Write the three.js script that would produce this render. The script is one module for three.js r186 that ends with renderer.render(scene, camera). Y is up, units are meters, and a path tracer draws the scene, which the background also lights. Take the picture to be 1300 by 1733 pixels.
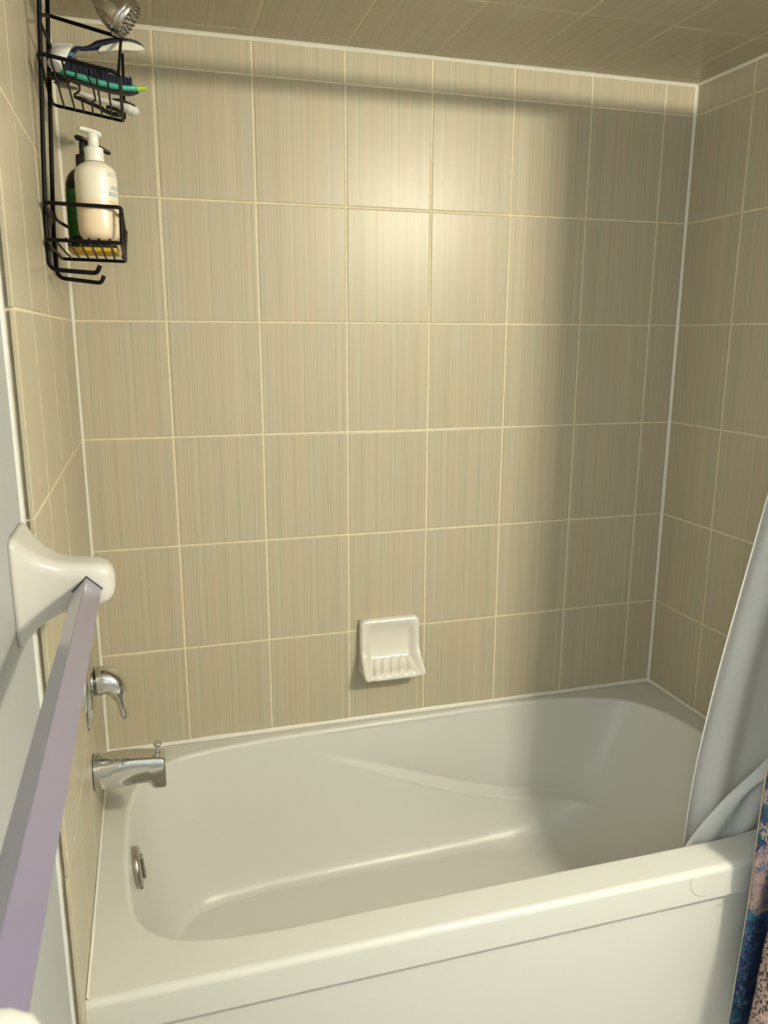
import * as THREE from 'three';
import { mergeGeometries, mergeVertices } from 'three/addons/utils/BufferGeometryUtils.js';
import { RoundedBoxGeometry } from 'three/addons/geometries/RoundedBoxGeometry.js';
import { RectAreaLightUniformsLib } from 'three/addons/lights/RectAreaLightUniformsLib.js';
import { ImprovedNoise } from 'three/addons/math/ImprovedNoise.js';
import { Brush, Evaluator, SUBTRACTION } from 'three-bvh-csg';

// ---------------------------------------------------------------- camera, light, exposure
// x runs along the long tiled wall, y = 0 is the tub rim, z comes out of the tub into the room
const scene = new THREE.Scene();
scene.background = new THREE.Color(0x0b0b0c);
const camera = new THREE.PerspectiveCamera(2 * Math.atan(866.5 / 1322) * 180 / Math.PI, 1300 / 1733, 0.02, 20);
{
  const m = new THREE.Matrix4().makeBasis(
    new THREE.Vector3(0.961, 0.003, 0.278).normalize(),
    new THREE.Vector3(0.058, 0.976, -0.211).normalize(),
    new THREE.Vector3(-0.272, 0.219, 0.937).normalize());
  camera.quaternion.setFromRotationMatrix(m).normalize();
  camera.position.set(0.1624, 0.9764, 1.8209);
  camera.focus = 1.75; camera.userData.fStop = 16;
}
scene.add(camera);
const renderer = new THREE.WebGLRenderer({ antialias: true });
renderer.toneMapping = THREE.LinearToneMapping;
renderer.toneMappingExposure = 1.0;
renderer.shadowMap.enabled = true;
const LAMP = { x: 1.385, y: 1.548, z: 2.0, gap: 0.07, r: 0.029, color: new THREE.Color().setRGB(1, 0.925, 0.72), power: 2.9, glow: 12 };
const UNSEEN_WINDOW = { z0: 1.65, z1: 2.25, y0: 0.55, y1: 1.40, color: new THREE.Color().setRGB(0.78, 0.92, 1), radiance: 6.3, glow: 1.6 };  // unseen cool source, out of view on the painted wall
RectAreaLightUniformsLib.init();

// ---------------------------------------------------------------- helpers
const V3 = (x, y, z) => new THREE.Vector3(x, y, z);
let seed = 7;
const rnd = () => { seed = (seed * 1664525 + 1013904223) >>> 0; return seed / 4294967296; };
const rr = (a, b) => a + (b - a) * rnd();
const noise = new ImprovedNoise();
const lerp = (a, b, t) => a + (b - a) * t;
const sstep = (a, b, x) => { const t = Math.min(1, Math.max(0, (x - a) / (b - a))); return t * t * (3 - 2 * t); };
const used = {};
function numbered(n) { const k = used[n] = (used[n] ?? -1) + 1; return k ? `${n}_${String(k).padStart(3, '0')}` : n; }
const lin = (r, g, b) => new THREE.Color().setRGB(r, g, b);
const std = (color, roughness = 0.5, extra = {}) => new THREE.MeshPhysicalMaterial({ color, roughness, ...extra });

function mesh(name, geo, mat, parent = scene) {
  const m = new THREE.Mesh(geo, mat);
  m.name = parent === scene ? numbered(name) : name;
  m.castShadow = m.receiveShadow = true;
  parent.add(m); return m;
}
function part(name, geo, mat, parent, label) {
  const k = parent.userData.__n ??= {}; const i = k[name] = (k[name] ?? -1) + 1;
  const m = mesh(i ? `${name}_${String(i).padStart(3, '0')}` : name, geo, mat, parent);
  if (label) m.userData.label = label;
  return m;
}
function thing(name, label, category, pos = [0, 0, 0], group) {
  const g = new THREE.Group(); g.name = numbered(name); g.position.set(...pos);
  g.userData = { label, category }; if (group) g.userData.group = group;
  scene.add(g); return g;
}
function struct(name, geo, mat) { const m = mesh(name, geo, mat); m.userData.kind = 'structure'; return m; }
const box = (x0, y0, z0, x1, y1, z1) => new THREE.BoxGeometry(x1 - x0, y1 - y0, z1 - z0).translate((x0 + x1) / 2, (y0 + y1) / 2, (z0 + z1) / 2);
const plain = g => { const q = g.index ? g.toNonIndexed() : g; return q; };
const merge = list => mergeGeometries(list.map(plain));
// a tube through points; bends are rounded with radius `bend`
function wire(pts, r, bend = 0, seg = 8, per = 6) {
  const P = pts.map(p => V3(...p)); const path = new THREE.CurvePath(); let last = P[0];
  for (let i = 1; i < P.length; i++) {
    if (i < P.length - 1 && bend > 0) {
      const a = P[i - 1].clone().sub(P[i]), b = P[i + 1].clone().sub(P[i]);
      const d = Math.min(bend, a.length() * 0.45, b.length() * 0.45);
      const p0 = P[i].clone().add(a.setLength(d)), p1 = P[i].clone().add(b.setLength(d));
      path.add(new THREE.LineCurve3(last, p0)); path.add(new THREE.QuadraticBezierCurve3(p0, P[i], p1)); last = p1;
    } else { path.add(new THREE.LineCurve3(last, P[i])); last = P[i]; }
  }
  const out = [];
  for (const c of path.curves) { const v = c.isLineCurve3 ? [c.v1, c.v2] : c.getPoints(per); for (const p of v) if (!out.length || out[out.length - 1].distanceTo(p) > 1e-5) out.push(p.clone()); }
  return sweep(out, () => r, seg);
}
// sweep a circle (radius by station) along a polyline, with capped ends
function sweep(P, rad, seg = 10, flat) {
  const pos = [], idx = []; let n = null;
  const N = P.length;
  for (let i = 0; i < N; i++) {
    const t = (i === 0 ? P[1].clone().sub(P[0]) : i === N - 1 ? P[i].clone().sub(P[i - 1]) : P[i + 1].clone().sub(P[i]).normalize().add(P[i].clone().sub(P[i - 1]).normalize())).normalize();
    if (!n) { n = Math.abs(t.y) < 0.9 ? V3(0, 1, 0) : V3(1, 0, 0); }
    n.sub(t.clone().multiplyScalar(n.dot(t))).normalize();
    const b = t.clone().cross(n); const r = rad(i / (N - 1), i);
    const [ra, rb] = Array.isArray(r) ? r : [r, r];
    for (let k = 0; k < seg; k++) { const a = k / seg * 2 * Math.PI; const q = P[i].clone().addScaledVector(n, Math.cos(a) * ra).addScaledVector(b, Math.sin(a) * rb); pos.push(q.x, q.y, q.z); }
  }
  for (let i = 0; i < N - 1; i++) for (let k = 0; k < seg; k++) { const a = i * seg + k, b = i * seg + (k + 1) % seg, c = a + seg, d = b + seg; idx.push(a, c, b, b, c, d); }
  for (const [s, f] of [[0, 1], [N - 1, 0]]) { const c = pos.length / 3; pos.push(P[s].x, P[s].y, P[s].z); for (let k = 0; k < seg; k++) { const a = s * seg + k, b = s * seg + (k + 1) % seg; f ? idx.push(c, a, b) : idx.push(c, b, a); } }
  const g = new THREE.BufferGeometry(); g.setAttribute('position', new THREE.Float32BufferAttribute(pos, 3)); g.setIndex(idx);
  g.setAttribute('uv', new THREE.Float32BufferAttribute(new Float32Array(pos.length / 3 * 2), 2));
  g.computeVertexNormals(); return g;
}
// grid of points f(i, j) -> [x, y, z]; optional wrap in j
function grid(ni, nj, f, wrap = false, flip = false) {
  const pos = [], uv = [], idx = [];
  for (let i = 0; i < ni; i++) for (let j = 0; j < nj; j++) { pos.push(...f(i, j)); uv.push(j / (nj - 1), i / (ni - 1)); }
  const J = wrap ? nj : nj - 1;
  for (let i = 0; i < ni - 1; i++) for (let j = 0; j < J; j++) {
    const a = i * nj + j, b = i * nj + (j + 1) % nj, c = a + nj, d = b + nj;
    flip ? idx.push(a, c, b, b, c, d) : idx.push(a, b, c, b, d, c);
  }
  const g = new THREE.BufferGeometry(); g.setAttribute('position', new THREE.Float32BufferAttribute(pos, 3));
  g.setAttribute('uv', new THREE.Float32BufferAttribute(uv, 2)); g.setIndex(idx); g.computeVertexNormals(); return g;
}
function lathe(pts, seg = 40) { return new THREE.LatheGeometry(pts.map(p => new THREE.Vector2(p[0], p[1])), seg); }
function texture(w, h, f, srgb = true) {
  const d = new Uint8Array(w * h * 4);
  for (let y = 0; y < h; y++) for (let x = 0; x < w; x++) { const c = f(x, y); const o = (y * w + x) * 4; d[o] = c[0]; d[o + 1] = c[1]; d[o + 2] = c[2]; d[o + 3] = 255; }
  const t = new THREE.DataTexture(d, w, h); t.magFilter = THREE.LinearFilter; t.minFilter = THREE.LinearMipmapLinearFilter; t.generateMipmaps = true;
  t.wrapS = t.wrapT = THREE.RepeatWrapping; if (srgb) t.colorSpace = THREE.SRGBColorSpace; t.needsUpdate = true; return t;
}

// ---------------------------------------------------------------- materials
// tile glaze: fine upright pinstripes, 0.6 m of pattern
const TW = 1024, stripe = new Float32Array(TW * TW);
{
  const fine = [], mid = [], wide = [];
  for (let i = 0; i < TW; i++) { fine[i] = rr(-1, 1); }
  const sm = (a, k) => a.map((_, i) => { let s = 0; for (let j = -k; j <= k; j++) s += a[(i + j + TW) % TW]; return s / (2 * k + 1); });
  const m1 = sm(fine.map(() => rr(-1, 1)), 2), m2 = sm(fine.map(() => rr(-1, 1)), 6), f1 = sm(fine, 1);
  for (let y = 0; y < TW; y++) for (let x = 0; x < TW; x++) {
    const a = x / TW * 96, w = noise.noise(Math.cos(x / TW * 6.283) * 40 + 9, Math.sin(x / TW * 6.283) * 40, Math.sin(y / TW * 6.283) * 1.2 + Math.cos(y / TW * 6.283));
    const w2 = noise.noise(a * 2.1, y / 90, 3.3);
    stripe[y * TW + x] = (f1[x] * 0.8 + fine[x] * 0.3) * (0.9 + 0.8 * w) + m1[x] * 0.85 * (0.6 + 1.1 * w2) + m2[x] * 0.2 + rr(-0.16, 0.16);
  }
}
const tileMap = texture(TW, TW, (x, y) => {
  const s = stripe[y * TW + x] * 13; const p = noise.noise(x / 60, y / 420, 7.7) * 4;
  return [185 + s + p, 175 + s - p * 0.3, 151 + s * 0.95 - p * 0.5];
});
const tileBump = texture(TW, TW, (x, y) => { const s = 128 + stripe[y * TW + x] * 45; return [s, s, s]; }, false);
const tileMat = std(0xffffff, 0.33, { map: tileMap, bumpMap: tileBump, bumpScale: 0.00016, specularIntensity: 0.75 });
const groutMap = texture(256, 256, (x, y) => {
  const n = noise.noise(x / 9, y / 9, 1.2) * 7 + rr(-4, 4), st = sstep(0.12, 0.5, noise.noise(x / 34, y / 34, 5.1)) * 14;
  return [219 + n, 208 + n - st * 0.3, 180 + n - st * 0.7];
});
const groutMat = std(0xffffff, 0.85, { map: groutMap });
const caulkMat = std(lin(0.72, 0.69, 0.60), 0.42);
const paintMat = std(lin(0.385, 0.40, 0.395), 0.5);
const roomPaint = std(lin(0.45, 0.48, 0.50), 0.7);
const ceilPaint = std(lin(0.72, 0.73, 0.73), 0.8);
const floorMat = std(lin(0.36, 0.34, 0.32), 0.4);
const acrylic = std(lin(0.64, 0.635, 0.59), 0.3, { specularIntensity: 0.7 });
const ceramic = std(lin(0.74, 0.70, 0.62), 0.14, { clearcoat: 0.5, clearcoatRoughness: 0.06 });
const ceramicWhite = std(lin(0.54, 0.515, 0.475), 0.16, { clearcoat: 0.4, clearcoatRoughness: 0.08 });
const chrome = std(lin(0.64, 0.635, 0.62), 0.055, { metalness: 1 });
const nickel = std(lin(0.52, 0.49, 0.44), 0.27, { metalness: 1 });
const blackRubber = std(lin(0.008, 0.008, 0.008), 0.5);
const wireMat = std(lin(0.003, 0.003, 0.004), 0.45, { specularIntensity: 0.3 });
const rustMat = std(lin(0.045, 0.028, 0.02), 0.9);

// ---------------------------------------------------------------- setting: tiled alcove
const RX = 1.4963, LA = 0.0095, RB = 0.0254, TOP = 1.5885, FLOOR = -0.46, ZT = 0.793;
const XS = [0, 0.1953, 0.3975, 0.5997, 0.8019, 1.0041, 1.2062, 1.4084, RX];
const YS = [0, 0.2456, 0.4996, 0.7536, 1.0076, 1.2616, 1.5156, TOP];
const LZ = [0, 0.2255, 0.4277, 0.63, ZT], RZ = [0, 0.1991, 0.401, 0.603, 0.80];
const CZ = [0, 0.042, 0.306, 0.57, 0.80];
const JOINT = 0.0038, PROUD = 0.0011, BEV = 0.0013;
const tileCache = {};
function tileGeo(w, h, turn, edge) {
  const v = Math.floor(rnd() * 6), key = [w.toFixed(4), h.toFixed(4), turn, v].join();
  if (tileCache[key]) return tileCache[key];
  const ou = v * 0.137, ov = v * 0.291, pos = [], uv = [], idx = [];
  const ring = (d, z) => [[-w / 2 + d, -h / 2 + d, z], [w / 2 - d, -h / 2 + d, z], [w / 2 - d, h / 2 - d, z], [-w / 2 + d, h / 2 - d, z]];
  const put = p => { pos.push(...p); uv.push((turn ? p[1] : p[0]) / 0.5 + ou, (turn ? p[0] : p[1]) / 0.5 + ov); };
  const R = [ring(BEV * 1.8, 0), ring(BEV * 0.6, -BEV * 0.3), ring(0, -BEV), ring(0, -0.006)];
  for (const r of R) r.forEach(put);
  idx.push(0, 1, 2, 0, 2, 3);
  for (let k = 0; k < 3; k++) for (let i = 0; i < 4; i++) { const a = k * 4 + i, b = k * 4 + (i + 1) % 4; idx.push(a, a + 4, b, b, a + 4, b + 4); }
  const g = new THREE.BufferGeometry(); g.setAttribute('position', new THREE.Float32BufferAttribute(pos, 3)); g.setAttribute('uv', new THREE.Float32BufferAttribute(uv, 2)); g.setIndex(idx);
  const ng = g.toNonIndexed(); ng.computeVertexNormals();
  // smooth the pillowed edge a little: face keeps its own normal
  return tileCache[key] = ng;
}
// local frame: u right, v up, n out of the wall
function tiles(wall, us, vs, toLocal, turn = 0) {
  for (let i = 0; i < us.length - 1; i++) for (let j = 0; j < vs.length - 1; j++) {
    const w = us[i + 1] - us[i] - JOINT, h = vs[j + 1] - vs[j] - JOINT; if (w < 0.01 || h < 0.01) continue;
    const m = part('tile', tileGeo(w, h, turn), tileMat, wall);
    m.matrix.copy(toLocal((us[i] + us[i + 1]) / 2, (vs[j] + vs[j + 1]) / 2, PROUD + rr(-0.0002, 0.0003), rr(-0.0012, 0.0012), rr(-0.0012, 0.0012)));
    m.matrix.decompose(m.position, m.quaternion, m.scale);
  }
}
const basis = (U, V, N, p, a, b) => new THREE.Matrix4().makeBasis(U, V, N).multiply(new THREE.Matrix4().makeRotationFromEuler(new THREE.Euler(a, b, 0))).setPosition(p);
function wallBox(g, s = 0.35) { const p = g.attributes.position, n = g.attributes.normal, u = g.attributes.uv; for (let i = 0; i < p.count; i++) { const ax = Math.abs(n.getX(i)) > 0.5, ay = Math.abs(n.getY(i)) > 0.5; u.setXY(i, (ax ? p.getZ(i) : p.getX(i)) / s, (ay ? p.getZ(i) : p.getY(i)) / s); } return g; }

const wallBack = struct('wall_back', wallBox(box(-0.12, FLOOR, -0.12, 1.70, TOP, 0)), groutMat);
tiles(wallBack, XS, YS, (u, v, n, a, b) => basis(V3(1, 0, 0), V3(0, 1, 0), V3(0, 0, 1), V3(u, v, n), a, b));
const wallLeft = struct('wall_left', wallBox(box(-0.0125, FLOOR, 0, 0, TOP + 0.02, ZT - 0.006)), groutMat);
wallLeft.rotation.y = Math.atan(LA);
tiles(wallLeft, LZ.slice(0, 5), [FLOOR, -0.262, -0.0084, ...YS.slice(1)].map((v, i) => v), (u, v, n, a, b) => basis(V3(0, 0, -1), V3(0, 1, 0), V3(1, 0, 0), V3(n, v, u), a, b));
const wallRight = struct('wall_right', wallBox(box(0, FLOOR, 0, 0.21, TOP, 0.825)), groutMat);
wallRight.position.x = RX; wallRight.rotation.y = Math.atan(RB);
tiles(wallRight, RZ, YS, (u, v, n, a, b) => basis(V3(0, 0, 1), V3(0, 1, 0), V3(-1, 0, 0), V3(-n, v, u), a, b));
const ceiling = struct('ceiling', wallBox(box(-0.12, TOP, -0.02, 1.66, TOP + 0.1, 0.80)), groutMat);
tiles(ceiling, [...XS.slice(0, 8), RX + 0.018], CZ, (u, v, n, a, b) => basis(V3(1, 0, 0), V3(0, 0, 1), V3(0, -1, 0), V3(u, TOP - n, v), a, b));

// caulk in the corners: a concave-looking bead, a little uneven
function bead(name, a, b, n1, n2, r, wob = 0.0012) {
  const A = V3(...a), B = V3(...b), len = A.distanceTo(B), N = Math.max(8, Math.round(len / 0.03)), N1 = V3(...n1), N2 = V3(...n2);
  const g = grid(N + 1, 7, (i, j) => {
    const p = A.clone().lerp(B, i / N), q = j / 6, rad = r + wob * noise.noise(i * 0.37, r * 900, a[0] * 7 + a[1] * 3);
    const k1 = Math.pow(1 - q, 1.25) * rad + 0.0008, k2 = Math.pow(q, 1.25) * rad + 0.0008;
    p.addScaledVector(N1, k1).addScaledVector(N2, k2); return [p.x, p.y, p.z];
  });
  const m = struct(name, g, caulkMat2); return m;
}
const caulkMat2 = caulkMat.clone(); caulkMat2.side = THREE.DoubleSide;
const RXZ = z => RX + RB * z, LXZ = z => LA * z;
bead('trim_1', [0, 0.001, PROUD], [0, TOP, PROUD], [1, 0, 0], [0, 0, 1], 0.0052);
bead('trim_2', [RX, 0.001, PROUD], [RX, TOP, PROUD], [-1, 0, 0], [0, 0, 1], 0.0056);
bead('trim_3', [0, TOP, PROUD], [RX, TOP, PROUD], [0, -1, 0], [0, 0, 1], 0.0068, 0.0018);
bead('trim_4', [0, 0, PROUD], [RX, 0, PROUD], [0, 1, 0], [0, 0, 1], 0.0072, 0.002);
bead('trim_5', [PROUD, 0, 0], [LXZ(0.75) + PROUD, 0, 0.75], [0, 1, 0], [1, 0, 0], 0.0042);
bead('trim_6', [RX - PROUD, 0, 0], [RXZ(0.75) - PROUD, 0, 0.75], [0, 1, 0], [-1, 0, 0], 0.0065);
bead('trim_7', [RX - PROUD, TOP, 0], [RXZ(0.79) - PROUD, TOP, 0.79], [0, -1, 0], [-1, 0, 0], 0.0058, 0.0015);
bead('trim_8', [PROUD, TOP, 0], [LXZ(0.79) + PROUD, TOP, 0.79], [0, -1, 0], [1, 0, 0], 0.006);

// painted room around the camera
const PSL = 0.008, PW = z => -0.003 + PSL * (z - 0.87);
{
  const sh = new THREE.Shape([[PW(0.80), -0.80], [PW(3.42), -3.42], [-0.16, -3.42], [-0.16, -0.80]].map(p => new THREE.Vector2(...p)));
  const g = new THREE.ExtrudeGeometry(sh, { depth: TOP - FLOOR, bevelEnabled: false }).rotateX(-Math.PI / 2).translate(0, FLOOR, 0);
  struct('wall_left_front', g, paintMat);
}
struct('wall_right_front', box(1.72, FLOOR, 0.825, 1.84, TOP, 3.42), roomPaint);
struct('wall_front', box(-0.16, FLOOR, 3.3, 1.84, TOP, 3.42), roomPaint);
struct('floor', box(-0.16, FLOOR - 0.1, -0.12, 1.84, FLOOR, 3.42), floorMat);
struct('ceiling_front', box(-0.16, TOP, 0.80, 1.84, TOP + 0.1, 3.42), ceilPaint);
// uneven paint-and-filler line where tile meets painted wall
{
  const N = 90, y0 = FLOOR, y1 = TOP;
  const g = grid(N + 1, 6, (i, j) => {
    const y = lerp(y0, y1, i / N), w = 0.0012 * noise.noise(y * 9, 0.3, 2) + 0.0007 * noise.noise(y * 31, 1.3, 2), q = j / 5;
    const cx = PW(0.80) + 0.0034 + w, cz = ZT + 0.0075 + w * 1.5, a = Math.PI * (0.02 + 0.96 * q);
    return [cx - 0.006 + Math.sin(a) * 0.0062, y, cz + 0.006 - Math.cos(Math.PI - a) * -0.0078];
  });
  const m = caulkMat2.clone(); m.color = lin(0.62, 0.62, 0.60); struct('trim_9', g, m);
}

// ---------------------------------------------------------------- unseen ceiling lamp over the alcove, unseen frosted window cooling the tub
{
  const H = TOP, t = thing('unseen_ceiling_lamp', 'unseen ceiling lamp with three small globe bulbs on a slim brass strip', 'lamp', [LAMP.x, H, LAMP.z]);  // out of view, placed to cast the curtain and rod shadows
  const brass = std(lin(0.5, 0.42, 0.3), 0.35, { metalness: 1 }), dy = LAMP.y - H;
  part('base_strip', new RoundedBoxGeometry(2 * LAMP.gap + 0.09, 0.005, 0.06, 2, 0.0015).translate(0, -0.0025, 0), brass, t);
  const glow = new THREE.MeshStandardMaterial({ color: 0xffffff, emissive: LAMP.color, emissiveIntensity: LAMP.glow, roughness: 0.5 });
  for (const s of [-1, 0, 1]) {
    const dx = s * LAMP.gap;
    part('socket', new THREE.CylinderGeometry(0.016, 0.018, 0.016, 24).translate(dx, -0.009, 0), brass, t);
    part('bulb', new THREE.SphereGeometry(LAMP.r, 28, 20).translate(dx, dy, 0), glow, t);
    const l = new THREE.PointLight(LAMP.color, LAMP.power, 0, 2); l.position.set(dx, dy, 0); l.castShadow = true;
    l.shadow.radius = LAMP.r / 0.02; l.shadow.mapSize.set(1024, 1024); l.shadow.bias = -0.0005; t.add(l);
    l.name = 'bulb_light' + ['', '_001', '_002'][s + 1];
  }
}
{
  const W = UNSEEN_WINDOW, zc = (W.z0 + W.z1) / 2, yc = (W.y0 + W.y1) / 2, x = PW(zc), ry = Math.atan(PSL);
  const pane = struct('unseen_window_1', new THREE.BoxGeometry(0.006, W.y1 - W.y0, W.z1 - W.z0), new THREE.MeshStandardMaterial({ color: 0xcfd8dc, roughness: 0.6, emissive: W.color, emissiveIntensity: W.glow }));  // out of view, placed to light the liner and right tub end coolly
  pane.position.set(x + 0.004, yc, zc); pane.rotation.y = ry;
  const f = 0.04, fr = [], w = W.z1 - W.z0, h = W.y1 - W.y0;
  for (const [cy, cz, hh, ww] of [[h / 2 + f / 2, 0, f, w + 2 * f], [-h / 2 - f / 2, 0, f, w + 2 * f], [0, w / 2 + f / 2, h, f], [0, -w / 2 - f / 2, h, f]]) fr.push(new RoundedBoxGeometry(0.03, hh, ww, 2, 0.004).translate(0.01, cy, cz));
  part('unseen_window_frame', merge(fr), ceilPaint, pane);
  const l = new THREE.RectAreaLight(W.color, W.radiance, w, h); l.position.set(x + 0.03, yc, zc); l.lookAt(x + 1, yc, zc); l.name = 'unseen_window_light'; scene.add(l);
}

// ---------------------------------------------------------------- bathtub
{
  const t = thing('bathtub', 'cream white alcove bathtub with a wide front rim and sculpted armrest', 'bathtub');
  const ctl = [[.060, .36], [.061, .258], [.088, .15], [.161, .079], [.323, .046], [.604, .033], [.82, .029], [1.02, .028], [1.15, .036], [1.255, .057], [1.358, .105], [1.41, .185], [1.433, .299], [1.437, .40], [1.432, .50], [1.408, .60], [1.352, .652], [1.237, .675], [1.108, .678], [.784, .677], [.5, .677], [.259, .675], [.144, .653], [.087, .603], [.064, .48]];
  const NC = 420;
  const crv = new THREE.CatmullRomCurve3(ctl.map(p => V3(p[0], 0, p[1])), true, 'centripetal');
  const C = crv.getSpacedPoints(NC).slice(0, NC);
  const Nrm = C.map((p, i) => { const d = C[(i + 1) % NC].clone().sub(C[(i + NC - 1) % NC]); const n = V3(-d.z, 0, d.x).normalize(); return n; });
  { const c = V3(0.75, 0, 0.36); Nrm.forEach((n, i) => { if (n.dot(c.clone().sub(C[i])) < 0) n.negate(); }); }
  const low = C.map(p => V3(lerp(0.135, 1.10, (p.x - 0.06) / 1.377), 0, lerp(0.135, 0.585, (p.z - 0.028) / 0.65)));
  // profile: [metres inward, share of the way to the floor outline, y]
  const prof = [];
  for (let k = 0; k <= 8; k++) { const a = k / 8 * Math.PI / 2; prof.push([-0.011 + 0.011 * Math.sin(a), 0, -0.011 * (1 - Math.cos(a))]); }
  // walls run smoothly into the floor: y falls fast at first, then levels out; stations spaced by length
  const fy = g => -0.011 - 0.346 * (1 - Math.pow(1 - g, 2.15)), len = [0];
  for (let k = 1; k <= 2000; k++) len.push(len[k - 1] + Math.hypot(0.13 / 2000, fy(k / 2000) - fy((k - 1) / 2000)));
  for (let k = 1, q = 0; k <= 130; k++) { while (q < 2000 && len[q] < len[2000] * k / 130) q++; prof.push([0, q / 2000, fy(q / 2000)]); }
  for (let k = 1; k <= 16; k++) prof.push([0, 1 + k / 16, -0.357 - 0.003 * sstep(0, 1, k / 16)]);
  const cr = [[0.47, -0.047], [0.589, -0.093], [0.70, -0.140], [0.812, -0.184], [0.92, -0.222], [1.018, -0.245], [1.10, -0.255], [1.20, -0.257], [1.30, -0.252], [1.40, -0.245]];
  const creaseY = x => { for (let i = 0; i < cr.length - 1; i++) if (x >= cr[i][0] && x <= cr[i + 1][0]) return lerp(cr[i][1], cr[i + 1][1], (x - cr[i][0]) / (cr[i + 1][0] - cr[i][0])); return null; };
  const cen = V3(0.62, 0, 0.36);
  const basin = grid(prof.length, NC, (i, j) => {
    const [m, g, y] = prof[i], p = C[j].clone().addScaledVector(Nrm[j], m);
    if (g > 1) p.copy(low[j]).lerp(cen, (g - 1) * 0.98); else if (g > 0) p.lerp(low[j], g);
    const back = Nrm[j].z > 0.2 && C[j].z < 0.24;
    if (back && g > 0 && g <= 1) {
      const yc = creaseY(p.x);
      if (yc !== null) {
        const win = sstep(0.47, 0.85, p.x) * (1 - sstep(1.18, 1.36, p.x)) * sstep(0.2, 0.55, Nrm[j].z), d = y - yc;
        const up = sstep(-0.006, 0.008, d) * Math.exp(-Math.max(0, d) / 0.055);
        p.z -= 0.028 * win * up - 0.002 * win * Math.exp(-Math.pow((d + 0.006) / 0.006, 2));
      }
    }
    return [p.x, y, p.z];
  }, true, true);
  // flat rim around the opening
  const sh = new THREE.Shape([[0.001, 0], [RX - 0.001, 0], [RXZ(0.745) - 0.001, 0.745], [LXZ(0.745) + 0.001, 0.745]].map(p => new THREE.Vector2(p[0], -p[1])));
  sh.holes.push(new THREE.Path(C.map((p, i) => { const q = p.clone().addScaledVector(Nrm[i], -0.011); return new THREE.Vector2(q.x, -q.z); })));
  const rim = new THREE.ShapeGeometry(sh).rotateX(-Math.PI / 2);
  const ny = rim.attributes.normal; for (let i = 0; i < ny.count; i++) ny.setXYZ(i, 0, 1, 0);
  // rolled front edge and lip
  const lp = []; for (let k = 0; k <= 10; k++) { const a = k / 10 * Math.PI / 2; lp.push([0.745 + 0.0125 * Math.sin(a), -0.0125 * (1 - Math.cos(a))]); }
  lp.push([0.7578, -0.03], [0.758, -0.058]); for (let k = 0; k <= 5; k++) { const a = k / 5 * Math.PI / 2; lp.push([0.758 - 0.006 * (1 - Math.cos(a)), -0.062 - 0.006 * Math.sin(a)]); }
  lp.push([0.735, -0.068]);
  const lip = grid(lp.length, 61, (i, j) => [lerp(LXZ(0.75) + 0.001, RXZ(0.75) - 0.001, j / 60), lp[i][1], lp[i][0]], false, false);
  { const n = lip.attributes.normal; const s = n.getY(0) < 0; if (s) { lip.index.array.reverse(); lip.computeVertexNormals(); } const p = lip.attributes.position; for (let j = 0; j < 61; j++) lip.attributes.normal.setXYZ(j, 0, 1, 0); }
  { const n = basin.attributes.normal; if (n.getY(2 * NC) < 0) { basin.index.array.reverse(); basin.computeVertexNormals(); } for (let j = 0; j < NC; j++) basin.attributes.normal.setXYZ(j, 0, 1, 0); }
  part('shell', merge([basin, rim, lip]), acrylic, t);
  // apron
  const ap = new RoundedBoxGeometry(RXZ(0.74) - LXZ(0.74) - 0.004, 0.46 - 0.0695, 0.03, 3, 0.004).translate((RXZ(0.74) + LXZ(0.74)) / 2, (-0.0695 - 0.46) / 2, 0.731);
  part('apron', ap, acrylic, t);
  // overflow cover, a slotted chrome drum on the tap end
  const oc = new THREE.Group();
  const cover = lathe([[0, 0.018], [0.030, 0.018], [0.0375, 0.016], [0.0405, 0.012], [0.041, 0.0], [0, 0]], 48).rotateZ(-Math.PI / 2 + 0.1);
  cover.translate(0.0625, -0.073, 0.352);
  const c = part('overflow_cover', cover, nickel, t, 'worn chrome overflow cover');
  part('overflow_lever', new RoundedBoxGeometry(0.006, 0.05, 0.016, 3, 0.0025).rotateZ(0.1).translate(0.083, -0.072, 0.352), chrome, c);
  part('overflow_slot', new RoundedBoxGeometry(0.006, 0.012, 0.018, 2, 0.002).translate(0.077, -0.113, 0.352), blackRubber, c);
}

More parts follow.
